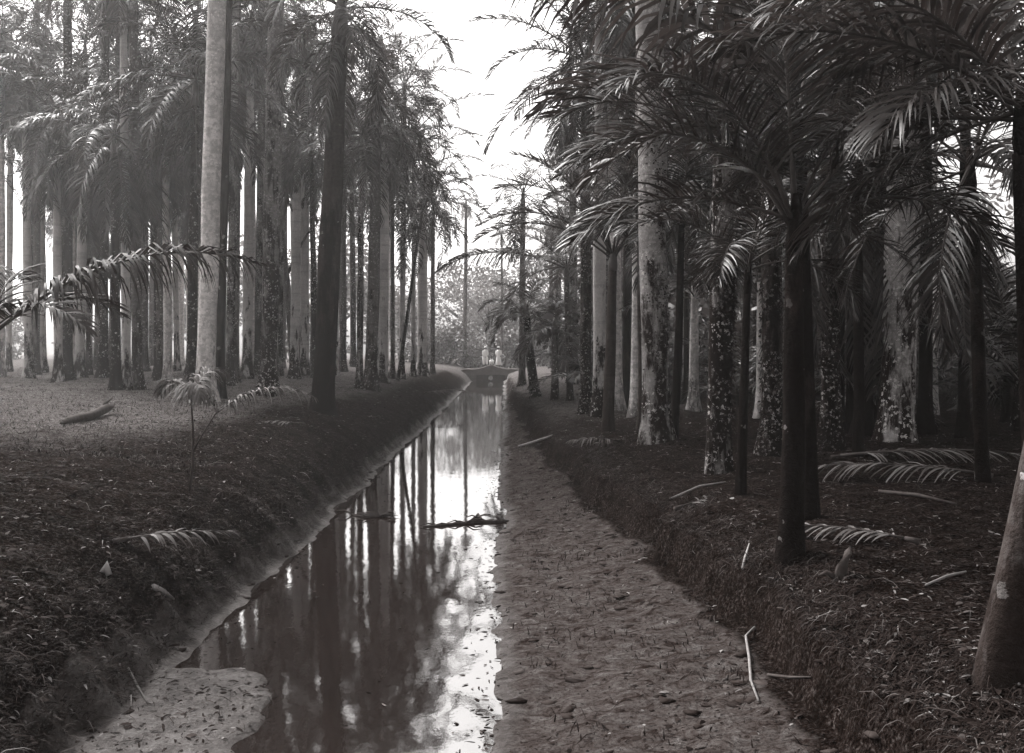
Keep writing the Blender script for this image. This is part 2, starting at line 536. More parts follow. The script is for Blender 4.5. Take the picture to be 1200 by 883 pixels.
SEED = [100]
def palm(base, H, r0, leanx, bmat, crown, label, group=None, leany=0.0, curve=0.0, flare=.95, shaft=True, cscale=1.0, creeper=None, name='palm_tree', cat='palm tree'):
    SEED[0] += 1
    sd = SEED[0]
    rr = random.Random(sd)
    root = empty(name, base)
    tag(root, label, cat, group)
    me, top = trunk_mesh(H, r0, leanx, leany, sd, 20 if base[1] < 40 else 10, flare, curve)
    link('trunk', me, M[bmat], root)
    cz = 0.0
    if shaft:
        g = Geo()
        rt = r0 * .80
        pts = [top + Vector((leanx, leany, 1)) * (t * 1.25 - .08) for t in (0, .15, .4, .7, 1)]
        g.tube(pts, [rt * .9, rt * 1.12, rt * 1.0, rt * .75, rt * .4], 10, 0)
        link('crownshaft', g.done('crownshaft', [M['shaft']]), None, root)
        cz = 1.1
    if crown:
        c = link('crown', CROWN[crown], None, root)
        c.location = top + Vector((leanx * cz, leany * cz, cz))
        c.rotation_euler = (rr.uniform(-.08, .08), rr.uniform(-.08, .08) + leanx * .5, rr.uniform(0, 6.28))
        s = cscale * rr.uniform(.92, 1.08)
        c.scale = (s, s, s)
    if creeper:
        add_creeper(root, H, r0, leanx, sd, **creeper)
    return root

def palm_px(bx, by, w, tx, ty, bmat, crown, label, cy=None, H=None, d=None, **kw):
    """stand a palm where the photo's foot pixel meets the ground; w = trunk width in photo pixels, (tx, ty) = a point higher up the trunk"""
    if d is None:
        b = ground(bx, by)
    else:
        b = ray(bx, by, d); b.z = height(b.x, b.y)
    dd = b.y
    top = ray(tx, ty, dd)
    leanx = (top.x - b.x) / max(.5, top.z - b.z)
    if cy is not None: H = ray(0, cy, dd).z - b.z - (1.1 if kw.get('shaft', True) else 0)
    if H is None: H = 17
    return palm(b, H, w / F * dd / 2, leanx, bmat, crown, label, **kw)

# ------------------------------------------------------------------ left grove
LG = 'tall palms of the left grove'
P = palm_px
P(378, 484, 24, 397, 60, 'black', 'full1', 'thick dark smooth palm trunk on the bank beside the canal, foot wide and grey', H=10.2, flare=.45)
P(240, 472, 20, 253, 60, 'pale', 'full0', 'tall almost white lichen-covered palm trunk, brightest in the grove', H=19)
P(257, 468, 10, 266, 60, 'black', 'dark0', 'black palm trunk close against the almost white trunk', H=16)
P(314, 462, 18, 322, 80, 'patch', 'full2', 'stout palm trunk with a bright blotched flank and dark foot', H=18)
P(225, 462, 10, 229, 85, 'dark', 'dark0', 'dark speckled palm with a drooping crown beside the white trunk', cy=82)
P(269, 452, 9, 275, 80, 'patch', 'full1', 'slender speckled palm just beyond the black trunk', H=17)
P(278, 442, 4, 281, 100, 'mid', 'far1', 'very thin grey palm stem behind the speckled one', H=14)
P(290, 444, 10, 293, 120, 'two', 'full0', 'palm with a smooth pale grey stem above a black foot', H=15.5)
P(302, 440, 8, 306, 100, 'patch', 'far0', 'thin palm mottled in black and grey left of the stout blotched trunk', H=18)
P(328, 441, 6, 330, 100, 'patch', 'far0', 'narrow speckled palm touching the curved forked tree', H=17)
P(136, 457, 10, 133, 90, 'dark', 'dark1', 'dark palm with white lichen dots at its foot, in the clearing', cy=150)
P(149, 457, 9, 145, 90, 'two', 'full0', 'palm with a pale upper stem and black foot, middle of the clearing trio', H=14)
P(161, 456, 11, 157, 60, 'mid', 'full2', 'broad grey palm trunk closing the trio in the clearing', H=17)
P(187, 446, 8, 188, 150, 'mid', 'dark0', 'grey palm with a dark hanging crown behind the arching frond', cy=170)
P(197, 449, 9, 194, 150, 'pale', 'dark1', 'bright smooth palm stem under a ragged dark crown', cy=150)
P(168, 434, 5, 167, 100, 'pale', 'far1', 'slim pale palm seen through the gap right of the clearing trio', H=16)
P(121, 435, 8, 106, 260, 'mid', 'dark1', 'palm whose foot bends sideways at the far edge of the clearing', cy=225, curve=.06)
P(104, 440, 6, 102, 260, 'mid', 'far0', 'narrow grey palm beside the one with the bent foot', H=15)
P(84, 438, 10, 82, 120, 'pale', 'dark0', 'pale palm trunk near the frond that arches in from the edge', cy=190)
P(92, 432, 4, 92, 215, 'pale', 'far1', 'thin white pole of a palm with a low dark crown', cy=205)
P(68, 448, 9, 66, 120, 'two', 'dark1', 'palm half hidden behind the low arching frond', cy=130)
P(357, 440, 10, 357, 100, 'two', 'full1', 'palm with pale upper stem and mossy foot just left of the thick dark trunk', H=16)
P(366, 436, 5, 367, 100, 'patch', 'far0', 'thin blotched palm squeezed behind the thick dark trunk', H=18)
P(394, 440, 5, 396, 100, 'two', 'far1', 'thin pale palm showing along the edge of the thick dark trunk', H=17)
P(403, 436, 6, 403, 100, 'mid', 'far0', 'grey palm in the gap right of the thick dark trunk', cy=215)
P(421, 455, 7, 425, 130, 'patch', 'full2', 'speckled palm at the bank with a pale left edge', cy=150)
P(434, 457, 13, 441, 130, 'mid', 'full0', 'stout grey palm on the bank with a pale foot and slight bow', cy=105, curve=.012)
P(449, 449, 10, 452, 130, 'two', 'full1', 'very pale smooth palm with a mottled black foot near the bank', cy=145)
P(460, 444, 5, 460, 130, 'mid', 'far0', 'slim grey palm behind the very pale smooth one', cy=190)
P(471, 444, 6, 474, 130, 'two', 'full2', 'pale palm left of the leaning thin stem', cy=95, cscale=1.1)
P(466, 446, 4, 489, 290, 'dark', 'far0', 'thin dark stem leaning over towards the canal', cy=240, flare=.3)
P(484, 441, 5, 486, 130, 'two', 'full0', 'slim pale palm with black foot in the far bank row', cy=150, cscale=1.25)
P(495, 440, 11, 496, 130, 'two', 'full2', 'last pale broad palm of the left row towards the bridge', cy=195, cscale=1.2)
P(507, 438, 5, 508, 130, 'mid', 'full1', 'slender grey palm nearest the bridge at the end of the left row', cy=232, cscale=1.1)
P(545, 432, 4.5, 546, 250, 'mid', 'far1', 'slender lone palm standing beside the end of the canal', cy=235, flare=.3, cscale=.6)
P(588, 428, 3, 588, 250, 'mid', 'far0', 'very slender palm stem behind the people in white', cy=275, d=100, flare=.2, cscale=.5)

# ------------------------------------------------------------------ right grove
P(769, 519, 31, 763, 150, 'blotch', 'full0', 'massive lichen-blotched palm trunk on the right bank, widest foot', H=15, flare=.62, creeper=dict(n=1530, z0=.8, z1=7.5, size=0.036, side=-1.0))
P(702, 488, 14, 703, 200, 'two', 'full1', 'palm trunk lit along one edge with a black shaded side', H=14)
P(686, 484, 12, 686, 200, 'creep', 'dark0', 'dark creeper-hung palm nearest the water among the right cluster', H=9.5, creeper=dict(n=850, z0=.2, z1=5, size=0.048))
P(724, 482, 12, 717, 80, 'pale', 'full2', 'pale mottled palm behind the young ringed one', H=16)
P(735, 479, 10, 738, 100, 'black', 'dark0', 'black palm trunk between pale trunks of the right cluster', H=12)
P(744, 488, 10, 747, 250, 'pale', 'dark1', 'pale blotched palm foot just left of the massive trunk', H=11)
P(752, 503, 8, 750, 300, 'young', 'under1', 'thin smooth grey stem touching the massive blotched trunk', H=5.5, shaft=False)
P(798, 467, 9, 803, 300, 'two', 'dark0', 'pale slanting stem right of the massive trunk, in the shade', H=10)
P(804, 470, 6, 805, 300, 'black', 'dark1', 'black stem beside the pale slanting stem', H=11)
P(841, 553, 27, 846, 350, 'patch', None, 'thick palm trunk with a grey lit flank and black mossy side', H=9, flare=.3, creeper=dict(n=1190, z0=.6, z1=5, size=0.040, side=-.6))
P(905, 531, 22, 905, 300, 'creep', 'dark0', 'creeper-speckled palm behind the thin dark young palm', H=12, creeper=dict(n=1870, z0=.3, z1=6, size=0.044))
P(972, 526, 20, 973, 300, 'creep', 'dark1', 'speckled palm just behind the twin dark stems', H=13, creeper=dict(n=1530, z0=.3, z1=6, size=0.040))
P(985, 508, 7, 987, 300, 'black', 'dark0', 'slim black stem right of the speckled palm', H=8)
P(996, 506, 8, 997, 300, 'black', 'dark1', 'slim black stem in the deep shade beside its twin', H=9)
P(1050, 517, 37, 1057, 330, 'blotch', 'dark0', 'very broad grey palm trunk beside the fallen fronds', H=14, flare=.42, creeper=dict(n=1000, z0=1.8, z1=7, size=0.044, side=-.5))
P(1084, 508, 14, 1084, 300, 'black', 'dark0', 'dark brown trunk right of the very broad grey one', H=11)
P(1012, 510, 17, 1016, 240, 'black', 'dark1', 'black palm with a heavy skirt of hanging dead fronds', cy=185, cscale=1.1)
P(1032, 503, 9, 1030, 300, 'black', 'dark0', 'dim stem in the gap left of the very broad grey trunk', H=10)
P(1096, 486, 5, 1096, 300, 'pale', 'dark0', 'thin pale stem glimpsed in the dark at the far right', H=10)
P(1129, 512, 11, 1130, 300, 'black', 'dark1', 'dark trunk behind the near leaning pale trunk', H=12)
P(612, 452, 7, 613, 210, 'mid', 'far0', 'tall grey palm rising behind the low bushy palm by the water', cy=222)
P(890, 490, 8, 891, 390, 'pale', 'under0', 'short pale stem in the shade behind the thin young palm', H=3.4, shaft=False)
P(813, 481, 10, 814, 345, 'pale', 'under1', 'young palm with pale ringed stem under dark fronds', cy=335, shaft=False)
P(1168, 797, 48, 1245, 420, 'smooth', None, 'near leaning pale trunk at the edge of the view', H=9, flare=.16)

# ------------------------------------------------------------------ younger palms whose fronds show one by one
def frond_palm(root, top, specs, leaf='leaf', seed=0):
    r = random.Random(900 + seed)
    for (az, el, L, bend, n, ll, lw, droop, *rest) in specs:
        if lw < .065: n, lw, droop = int(n * 1.35), lw * .74, droop * .62
        g = Geo()
        tw = rest[0] if rest else r.uniform(-.2, .2)
        frond(g, (0, 0, 0), rad(az), rad(el), L, rad(bend), n, ll, lw, droop, r, 4, twist=tw)
        o = link('frond', g.done('frond', [M[leaf], M['rachis']]), None, root)
        o.location = top + Vector((.05 * math.cos(rad(az)), .05 * math.sin(rad(az)), r.uniform(-.12, .05)))

def young(bx, by, w, tx, cy, label, specs, leaf, bmat='young', seed=0, curve=0.0, flare=.5, d=None, name='young_palm'):
    SEED[0] += 1
    b = ground(bx, by) if d is None else ray(bx, by, d)
    b.z = height(b.x, b.y)
    top = ray(tx, cy, b.y)
    H = top.z - b.z
    lx = (top.x - b.x) / H
    root = empty(name, b)
    tag(root, label, 'young palm')
    me, tp = trunk_mesh(H, w / F * b.y / 2, lx, 0, SEED[0], 16, flare, curve)
    link('trunk', me, M[bmat], root)
    g = Geo()
    rt = w / F * b.y / 2 * .85
    g.tube([tp + Vector((lx, 0, 1)) * t for t in (-.05, .1, .35, .6)], [rt * .9, rt * 1.15, rt * .9, rt * .4], 9, 0)
    link('leaf_sheath', g.done('leaf_sheath', [M['black' if leaf == 'leafd' or bmat == 'black' else 'shaft']]), None, root)
    frond_palm(root, tp + Vector((0, 0, .4)), specs, leaf, seed)
    return root

def ring(n, L, e0, e1, bend, nl, ll, lw, dr, seed, skip=()):
    r = random.Random(seed)
    return [(i * 137.5 + r.uniform(-15, 15), e0 + (e1 - e0) * i / max(1, n - 1) + r.uniform(-6, 6), L * r.uniform(.85, 1.1), bend + r.uniform(-12, 12), nl, ll, lw, dr) for i in range(n) if i not in skip]

# azimuth: 0 = towards the right, 90 = away from the camera, 180 = towards the canal
young(925, 655, 24, 932, 300, 'near dark twin-stemmed looking young palm on the right bank, thick foot',
      [(95, 86, 3.0, 25, 44, .75, .035, .9), (170, 62, 2.9, 95, 46, .85, .035, 1.1), (195, 45, 2.6, 100, 42, .8, .035, 1.3), (35, 60, 2.8, 85, 44, .8, .035, 1.2),
       (340, 55, 2.6, 95, 42, .8, .035, 1.2), (140, 55, 2.7, 90, 42, .8, .035, 1.2), (60, 40, 2.4, 95, 40, .75, .035, 1.3), (10, 25, 2.4, 80, 40, .75, .035, 1.4), (182, 20, 2.3, 70, 44, .8, .035, 1.5), (215, 58, 2.9, 100, 46, .85, .035, 1.2), (120, 70, 3.1, 80, 46, .85, .035, 1.1), (75, 60, 2.9, 85, 46, .8, .035, 1.2)], 'leafd', 'black', 1, flare=.5)
young(950, 606, 17, 935, 175, 'slim dark young palm behind the near thick-footed one, fronds spreading over the canal side',
      [(196, 44, 3.7, 62, 34, 1.25, .105, 2.6, -.1), (172, 30, 3.2, 70, 46, .95, .06, 1.8), (120, 60, 3.0, 80, 44, .9, .05, 1.5), (20, 42, 3.3, 75, 46, .95, .06, 1.6),
       (345, 50, 3.2, 80, 46, .95, .06, 1.6), (60, 65, 3.0, 70, 44, .9, .05, 1.4), (310, 40, 2.6, 85, 42, .9, .05, 1.7), (235, 55, 2.6, 85, 42, .9, .05, 1.6), (160, 8, 2.6, 60, 42, .9, .05, 1.8)], 'leaf', 'black', 2, flare=.3)
young(868, 579, 10, 876, 345, 'thin dark young palm with narrow arched fronds near the thick lit trunk',
      ring(9, 2.0, 75, 15, 85, 40, .62, .03, 1.2, 3), 'leafd', 'black', 3, flare=.5)
young(712, 506, 12, 718, 318, 'young ringed palm on the right bank with fronds fanning upward',
      ring(12, 3.3, 84, 28, 75, 46, .8, .045, 1.4, 4) + [(188, 42, 3.4, 80, 46, .85, .045, 1.5), (170, 62, 3.4, 85, 46, .85, .045, 1.5)], 'leafp', 'young', 4, flare=.5)
young(627, 466, 10, 617, 372, 'low bushy palm leaning over the canal on the right bank',
      ring(14, 2.3, 70, -25, 85, 38, .75, .05, 1.6, 5), 'leaf', 'dark', 5, curve=-.05, flare=.6)
young(650, 469, 8, 650, 392, 'short palm with pale slim stem and hanging fronds by the right bank',
      ring(12, 2.2, 70, -40, 80, 36, .7, .05, 1.7, 6), 'leaf', 'mid', 6)
young(668, 470, 7, 664, 325, 'palm with a long frond reaching out across the canal',
      [(182, 22, 5.0, 62, 60, 1.6, .07, 2.6, .05)] + ring(11, 3.2, 80, -10, 80, 40, .9, .05, 1.7, 7), 'leafp', 'mid', 7)
young(1222, 645, 26, 1200, 180, 'dark young palm at the far right whose pale leaflets hang in a row',
      [(175, 35, 3.3, 75, 48, .95, .06, 2.0), (150, 10, 2.8, 50, 44, .8, .055, 2.4), (200, 48, 2.8, 85, 46, .95, .055, 1.8), (120, 50, 2.8, 85, 44, .9, .055, 1.8), (90, 70, 2.6, 60, 42, .9, .05, 1.5), (40, 50, 2.6, 80, 42, .9, .05, 1.5), (215, 10, 2.2, 65, 42, .85, .05, 2.0), (165, -15, 2.3, 45, 40, .8, .05, 2.2)], 'leaf', 'black', 8, flare=.3)
young(1152, 565, 14, 1138, 225, 'dark palm with a thick mass of fronds left of the pale hanging leaflets',
      ring(13, 2.9, 82, -45, 80, 40, .85, .045, 1.5, 12), 'leafd', 'black', 12, flare=.3)
young(1006, 535, 11, 1006, 210, 'dark palm whose fronds fill the space behind the twin dark stems',
      ring(13, 3.0, 82, -45, 80, 40, .85, .042, 1.4, 13), 'leafd', 'black', 13, flare=.3)
young(790, 512, 9, 800, 262, 'dark feathery palm just right of the massive blotched trunk',
      ring(14, 2.6, 82, -30, 85, 42, .75, .04, 1.4, 14), 'leafd', 'black', 14, flare=.3)
young(838, 505, 12, 852, 190, 'shaded palm with a broad dark crown behind the thick lit trunk',
      ring(16, 3.4, 80, -35, 80, 44, .85, .05, 1.5, 9), 'leafd', 'black', 9)
young(-22, 560, 16, -14, 432, 'low palm at the left edge with a frond arching over the clearing',
      [(9, 40, 3.3, 64, 46, 1.0, .052, 5.4, .05), (330, 30, 1.7, 80, 30, .5, .05, 1.6), (100, 60, 1.8, 80, 30, .55, .05, 1.5), (60, 40, 1.9, 80, 30, .55, .05, 1.5), (200, 55, 1.8, 80, 30, .55, .05, 1.5)], 'leafm', 'dark', 10)

def sapling():
    b = ground(222, 574)
    root = empty('palm_sapling', b)
    tag(root, 'spindly palm sapling with two drooping fronds on the left bank slope', 'palm sapling')
    d = b.y
    k = lambda px, py, dy=0: ray(px, py, d + dy) - b
    g = Geo()
    g.tube([k(222, 578), k(226, 545), k(226, 500), k(224, 470)], [.022, .018, .014, .01], 6, 0)
    link('stem', g.done('stem', [M['bough']]), None, root)
    g = Geo()
    g.tube([k(226, 530), k(240, 505), k(256, 480)], [.012, .011, .009], 6, 0)
    link('stem', g.done('stem', [M['bough']]), None, root)
    r = random.Random(5)
    for org, az, el, L, bend in ((k(252, 486), 5, 38, 1.45, 75), (k(225, 475), 150, 70, .85, 150), (k(224, 472), 300, 60, .8, 140), (k(254, 484), 200, 70, .7, 140), (k(224, 472), 60, 75, .9, 120)):
        g = Geo()
        frond(g, org, rad(az), rad(el), L, rad(bend), 26, .42, .03, 2.8, r, 5, start=.08, rr=.016)
        link('frond', g.done('frond', [M['dead'], M['rachis']]), None, root)
sapling()

# ------------------------------------------------------------------ fill of both groves, deeper rows
rf = random.Random(21)
taken = [(o.location.x, o.location.y) for o in bpy.data.objects if o.type == 'EMPTY']
def free(x, y, s):
    return all((x - a) ** 2 + (y - b) ** 2 > s * s for a, b in taken)
def fill(n, xr, yr, hr, rr_, mats, crowns, label, group, spacing=1.7, slope=0.0, **kw):
    k = tries = 0
    while k < n and tries < n * 60:
        tries += 1
        y = rf.uniform(*yr); x = rf.uniform(xr[0] - slope * y, xr[1]) if slope >= 0 else rf.uniform(xr[0], xr[1] - slope * y)
        if abs(x / y) > .56 or not free(x, y, spacing): continue
        taken.append((x, y)); k += 1
        palm((x, y, height(x, y)), rf.uniform(*hr), rf.uniform(*rr_), rf.uniform(-.02, .02), rf.choice(mats), rf.choice(crowns), label, group, cscale=rf.uniform(.85, 1.1), **kw)
fill(24, (-9, -7), (50, 95), (13, 20), (.17, .28), ['two', 'mid', 'pale', 'two'], ['far0', 'far1', 'full1'], 'distant pale palm in the hazy rows behind the left bank trees', 'distant palms of the left grove', slope=.36)
fill(10, (-13, -9), (42, 58), (10, 14), (.13, .22), ['mid', 'dark', 'two'], ['dark0', 'full1', 'full0'], 'mid-height palm whose low crown fills the gaps between left trunks', 'low crowned palms of the left grove', slope=.3)
fill(30, (3.5, 5), (34, 80), (8, 16), (.14, .26), ['dark', 'black', 'mid', 'patch'], ['dark0', 'dark1'], 'shadowy palm deep in the right grove behind the bank trees', 'deep palms of the right grove', slope=-.34)
fill(26, (3.2, 5), (24, 60), (.5, 1.6), (.09, .14), ['black', 'dark'], ['under0', 'under1'], 'low dark understorey palm with upright fronds in the right grove shade', 'understorey palms of the right grove', slope=-.36, shaft=False)
fill(8, (3.6, 4), (50, 95), (8, 15), (.16, .24), ['mid', 'dark', 'two'], ['full0', 'full1', 'far0'], 'hazy palm of the far right bank row beyond the bushy palms', 'far palms of the right bank', slope=-.12)

fill(10, (-14, -9), (46, 72), (12, 18), (.13, .2), ['mid', 'dark', 'two'], ['full2', 'dark0', 'full1'], 'palm whose crown thickens the high foliage behind the left trunks', 'high crowned palms of the left grove', slope=.3)
fill(11, (-17, -14), (40, 75), (9, 17), (.14, .22), ['mid', 'dark', 'two', 'pale'], ['dark0', 'full1', 'full0', 'dark1'], 'palm with a dark ragged crown at the far outer side of the clearing', 'outer palms of the left clearing', slope=.26)
fill(10, (-11, -9), (38, 56), (14, 18.5), (.14, .2), ['mid', 'dark', 'two'], ['full0', 'full2', 'dark0'], 'very tall palm whose crown reaches the top of the view over the left clearing', 'tallest palms of the left grove', slope=.3)
fill(12, (8, 9.5), (19, 36), (.6, 2.2), (.09, .14), ['black', 'dark'], ['under0', 'under1', 'dark0'], 'low dark palm clump in the deep shade behind the fallen fronds', 'low palms behind the fallen fronds', slope=-.34, shaft=False)
# ------------------------------------------------------------------ broadleaf tree, bushes
def leaf_cloud(name, seed, blobs, n, size, mat):
    r = random.Random(seed)
    g = Geo()
    tot = sum(b[3] ** 2 for b in blobs)
    for (x, y, z, rd) in blobs:
        for _ in range(int(n * rd * rd / tot)):
            v = Vector((r.gauss(0, 1), r.gauss(0, 1), r.gauss(0, 1))).normalized() * rd * (r.random() ** .35)
            v.z *= .8
            if ns(v.x * 1.4 + x, v.y * 1.4, v.z * 1.4 + seed) < -.18: continue
            d = Vector((r.gauss(0, 1), r.gauss(0, 1), r.gauss(-.3, .7))).normalized()
            w = d.cross(Vector((r.gauss(0, 1), r.gauss(0, 1), r.gauss(0, 1)))).normalized()
            s = size * r.uniform(.6, 1.4)
            g.blade(Vector((x, y, z)) + v, d, w, s * 1.6, s, .4, 2, 0)
    return g.done(name, [M[mat]])

def blobs(seed, n, w, h, z0, rmin, rmax):
    r = random.Random(seed)
    return [(r.uniform(-w, w) * (1 - .4 * i / n), r.uniform(-w, w), z0 + h * i / n, r.uniform(rmin, rmax)) for i in range(n)]

BUSH = [leaf_cloud('foliage', 31 + i, blobs(50 + i, 8, 1.4, 1.6, .6, .7, 1.2), 1500, .13, 'bush') for i in range(3)]
CANOPY = [leaf_cloud('crown', 41 + i, blobs(60 + i, 15, 3.4, 6.5, 3.5, 1.3, 2.4), 3400, .24, 'bushp') for i in range(3)]
def bush(x, y, s, label, group, i):
    root = empty('bush', (x, y, height(x, y) - .05), i * 1.7)
    tag(root, label, 'bush', group)
    root.scale = (s, s, s)
    link('foliage', BUSH[i % 3], None, root)
    g = Geo()
    r = random.Random(i)
    for k in range(5):
        a = r.uniform(0, 6.28)
        g.tube([Vector((0, 0, -.1)), Vector((.3 * math.cos(a), .3 * math.sin(a), .6)), Vector((.8 * math.cos(a), .8 * math.sin(a), 1.6))], [.035, .025, .01], 5, 0)
    link('stem', g.done('stem', [M['bough']]), None, root)
def broadleaf(x, y, s, label, group, i):
    root = empty('broadleaf_tree', (x, y, height(x, y) - .05), i * 2.1)
    tag(root, label, 'tree', group)
    root.scale = (s, s, s)
    link('crown', CANOPY[i % 3], None, root)
    g = Geo()
    r = random.Random(70 + i)
    g.tube([Vector((0, 0, -.2)), Vector((.1, 0, 2)), Vector((.2, .1, 4.5)), Vector((.1, .2, 8))], [.3, .22, .17, .06], 8, 0)
    for k in range(7):
        a = r.uniform(0, 6.28); z = r.uniform(2.5, 6)
        g.tube([Vector((.15, .05, z)), Vector((1.2 * math.cos(a), 1.2 * math.sin(a), z + .9)), Vector((2.6 * math.cos(a), 2.6 * math.sin(a), z + 2))], [.11, .08, .03], 6, 0)
    link('trunk', g.done('trunk', [M['bough']]), None, root)

rb = random.Random(77)
for i in range(13):
    bush(-9.5 + i * 1.15 + rb.uniform(-.4, .4), 101 + rb.uniform(-2, 6), rb.uniform(1.1, 1.75), 'rounded bush in the thicket behind the earth bridge', 'thicket behind the earth bridge', i)
for i in range(9):
    broadleaf(-19 + i * 3.9 + rb.uniform(-1.5, 1.5), 128 + rb.uniform(-8, 22), rb.uniform(1.0, 1.55), 'hazy broadleaf tree closing the view beyond the earth bridge', 'broadleaf trees beyond the bridge', i)
for i in range(5):
    y = rb.uniform(70, 115)
    bush(-(.14 + .36 * rb.random()) * y - 3, y, rb.uniform(1.2, 2.2), 'pale bush seen between the trunks of the left grove', 'bushes behind the left grove', i)
for i in range(16):
    y = rb.uniform(38, 80)
    bush(3 + (.06 + .42 * rb.random()) * y, y, rb.uniform(1.2, 2.2), 'dim bush filling the shade behind the right grove', 'bushes behind the right grove', i)
for i in range(4):
    y = rb.uniform(105, 140)
    broadleaf(-(.14 + .06 * i) * y - 3, y, rb.uniform(1.1, 1.6), 'pale far tree between the trunks of the left grove', 'far trees behind the left grove', i)
for i in range(6):
    y = rb.uniform(75, 110)
    broadleaf((.12 + .07 * i) * y, y, rb.uniform(1.2, 1.7), 'far dim tree behind the right grove', 'far trees behind the right grove', i)

def forked_tree():
    b = ground(344, 440)
    d = b.y
    root = empty('forked_tree', b)
    tag(root, 'curved dark forked tree with crooked bare boughs among the left palms', 'tree')
    k = lambda px, py: ray(px, py, d) - b
    g = Geo()
    g.tube([k(345, 443), k(343, 420), k(340, 380), k(337, 330), k(333, 290), k(328, 262), k(322, 230)], [.22, .18, .16, .14, .12, .09, .05], 10, 0)
    link('trunk', g.done('trunk', [M['mid']]), None, root)
    for pts in ([(338, 320), (346, 300), (360, 275), (372, 262), (380, 240)], [(334, 300), (330, 270), (335, 235), (328, 205), (332, 180)], [(372, 262), (366, 240), (370, 215)]):
        g = Geo()
        g.tube([k(*p) for p in pts], [.09 - .016 * i for i in range(len(pts))], 7, 0)
        link('bough', g.done('bough', [M['bough']]), None, root)
forked_tree()

# ------------------------------------------------------------------ earth bridge with its culvert
def bridge():
    cx = -1.33
    root = empty('earth_bridge', (cx, 90, 0))
    tag(root, 'earth bridge across the end of the canal with a round culvert hole', 'bridge')
    n = 40
    def outline(a):
        c, s = math.cos(a), math.sin(a)
        t = 0
        while t < 4:
            t += .02
            x, z = t * c, .3 + t * s
            top = 1.08 + .36 * max(0, 1 - abs(x) / 1.25) + .04 * ns(x * 2, 1)
            if z > top or z < -.5 or abs(x) > 3.3: break
        return x, z
    v, f = [], []
    hole = [(.17 * math.cos(2 * math.pi * k / n), .3 + .17 * math.sin(2 * math.pi * k / n)) for k in range(n)]
    outl = [outline(2 * math.pi * k / n) for k in range(n)]
    inner = [(h[0] + (o[0] - h[0]) * .4, h[1] + (o[1] - h[1]) * .4) for h, o in zip(hole, outl)]
    for rng, y0, k in ((hole, 0, 0), (inner, 0, .5), (outl, 0, .5), (outl, 5.5, -.3), (inner, 5.5, -.3), (hole, 5.5, 0)):
        for x, z in rng: v.append((x, y0 + k * max(0, z - .45) , z))
    for j in range(6):
        a, b = j * n, ((j + 1) % 6) * n
        for k in range(n):
            f.append((a + k, a + (k + 1) % n, b + (k + 1) % n, b + k))
    link('mound', mesh('mound', v, f, False, M['earth']), None, root)
    # stone headwall round the hole
    n = 32
    def sq(a):
        c, s = math.cos(a), math.sin(a)
        t = min(1.3 / max(1e-6, abs(c)), (.30 / s) if s > 1e-6 else (.6 / max(1e-6, -s)))
        return t * c, .3 + t * s
    hole = [(.172 * math.cos(2 * math.pi * k / n), .3 + .172 * math.sin(2 * math.pi * k / n)) for k in range(n)]
    o = [sq(2 * math.pi * (k + .02) / n) for k in range(n)]
    v, f = [], []
    for rng, y in ((hole, -.22), (o, -.22), (o, .2), (hole, .2)):
        for x, z in rng: v.append((x, y, z))
    for j in range(4):
        a, b = j * n, ((j + 1) % 4) * n
        for k in range(n): f.append((a + k, a + (k + 1) % n, b + (k + 1) % n, b + k))
    link('headwall', mesh('headwall', v, f, False, M['stone']), None, root)
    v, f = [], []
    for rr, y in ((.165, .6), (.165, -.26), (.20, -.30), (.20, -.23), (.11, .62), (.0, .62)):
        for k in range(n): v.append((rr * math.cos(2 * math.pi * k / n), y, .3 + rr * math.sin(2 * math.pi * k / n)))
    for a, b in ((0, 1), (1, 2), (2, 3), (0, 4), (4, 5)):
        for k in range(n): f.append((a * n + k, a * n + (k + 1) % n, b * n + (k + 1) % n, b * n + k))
    link('culvert_light_plug', mesh('culvert_light_plug', v, f, False, M['cloth']), None, root)  # white closed tube added to stand in for daylight showing through the culvert
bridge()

# ------------------------------------------------------------------ people
def skin_mesh(name, joints, bones, mat, parent, sub=2):
    me = bpy.data.meshes.new(name)
    me.from_pydata([j[0] for j in joints], bones, [])
    o = bpy.data.objects.new(name, me); COL.objects.link(o)
    md = o.modifiers.new('skin', 'SKIN'); md.use_smooth_shade = True
    for i, j in enumerate(joints):
        me.skin_vertices[0].data[i].radius = (j[1], j[2] if len(j) > 2 else j[1])
    me.skin_vertices[0].data[0].use_root = True
    s = o.modifiers.new('sub', 'SUBSURF'); s.levels = s.render_levels = sub
    dg = bpy.context.evaluated_depsgraph_get()
    nm = bpy.data.meshes.new_from_object(o.evaluated_get(dg))
    bpy.data.objects.remove(o)
    nm.materials.clear(); nm.materials.append(mat)
    nm.polygons.foreach_set('use_smooth', [True] * len(nm.polygons))
    return link(name, nm, None, parent)

def lathe(name, prof, mat, parent, seg=18, off=(0, 0), sx=1.0, sy=1.0, warp=.0):
    v, f = [], []
    for i, (r, z) in enumerate(prof):
        for k in range(seg):
            a = 2 * math.pi * k / seg
            rr = r * (1 + warp * math.cos(6 * a + i))
            v.append((off[0] + rr * math.cos(a) * sx, off[1] + rr * math.sin(a) * sy, z))
    for i in range(len(prof) - 1):
        for k in range(seg):
            q = i * seg
            f.append((q + k, q + (k + 1) % seg, q + seg + (k + 1) % seg, q + seg + k))
    return link(name, mesh(name, v, f, True, mat), None, parent)

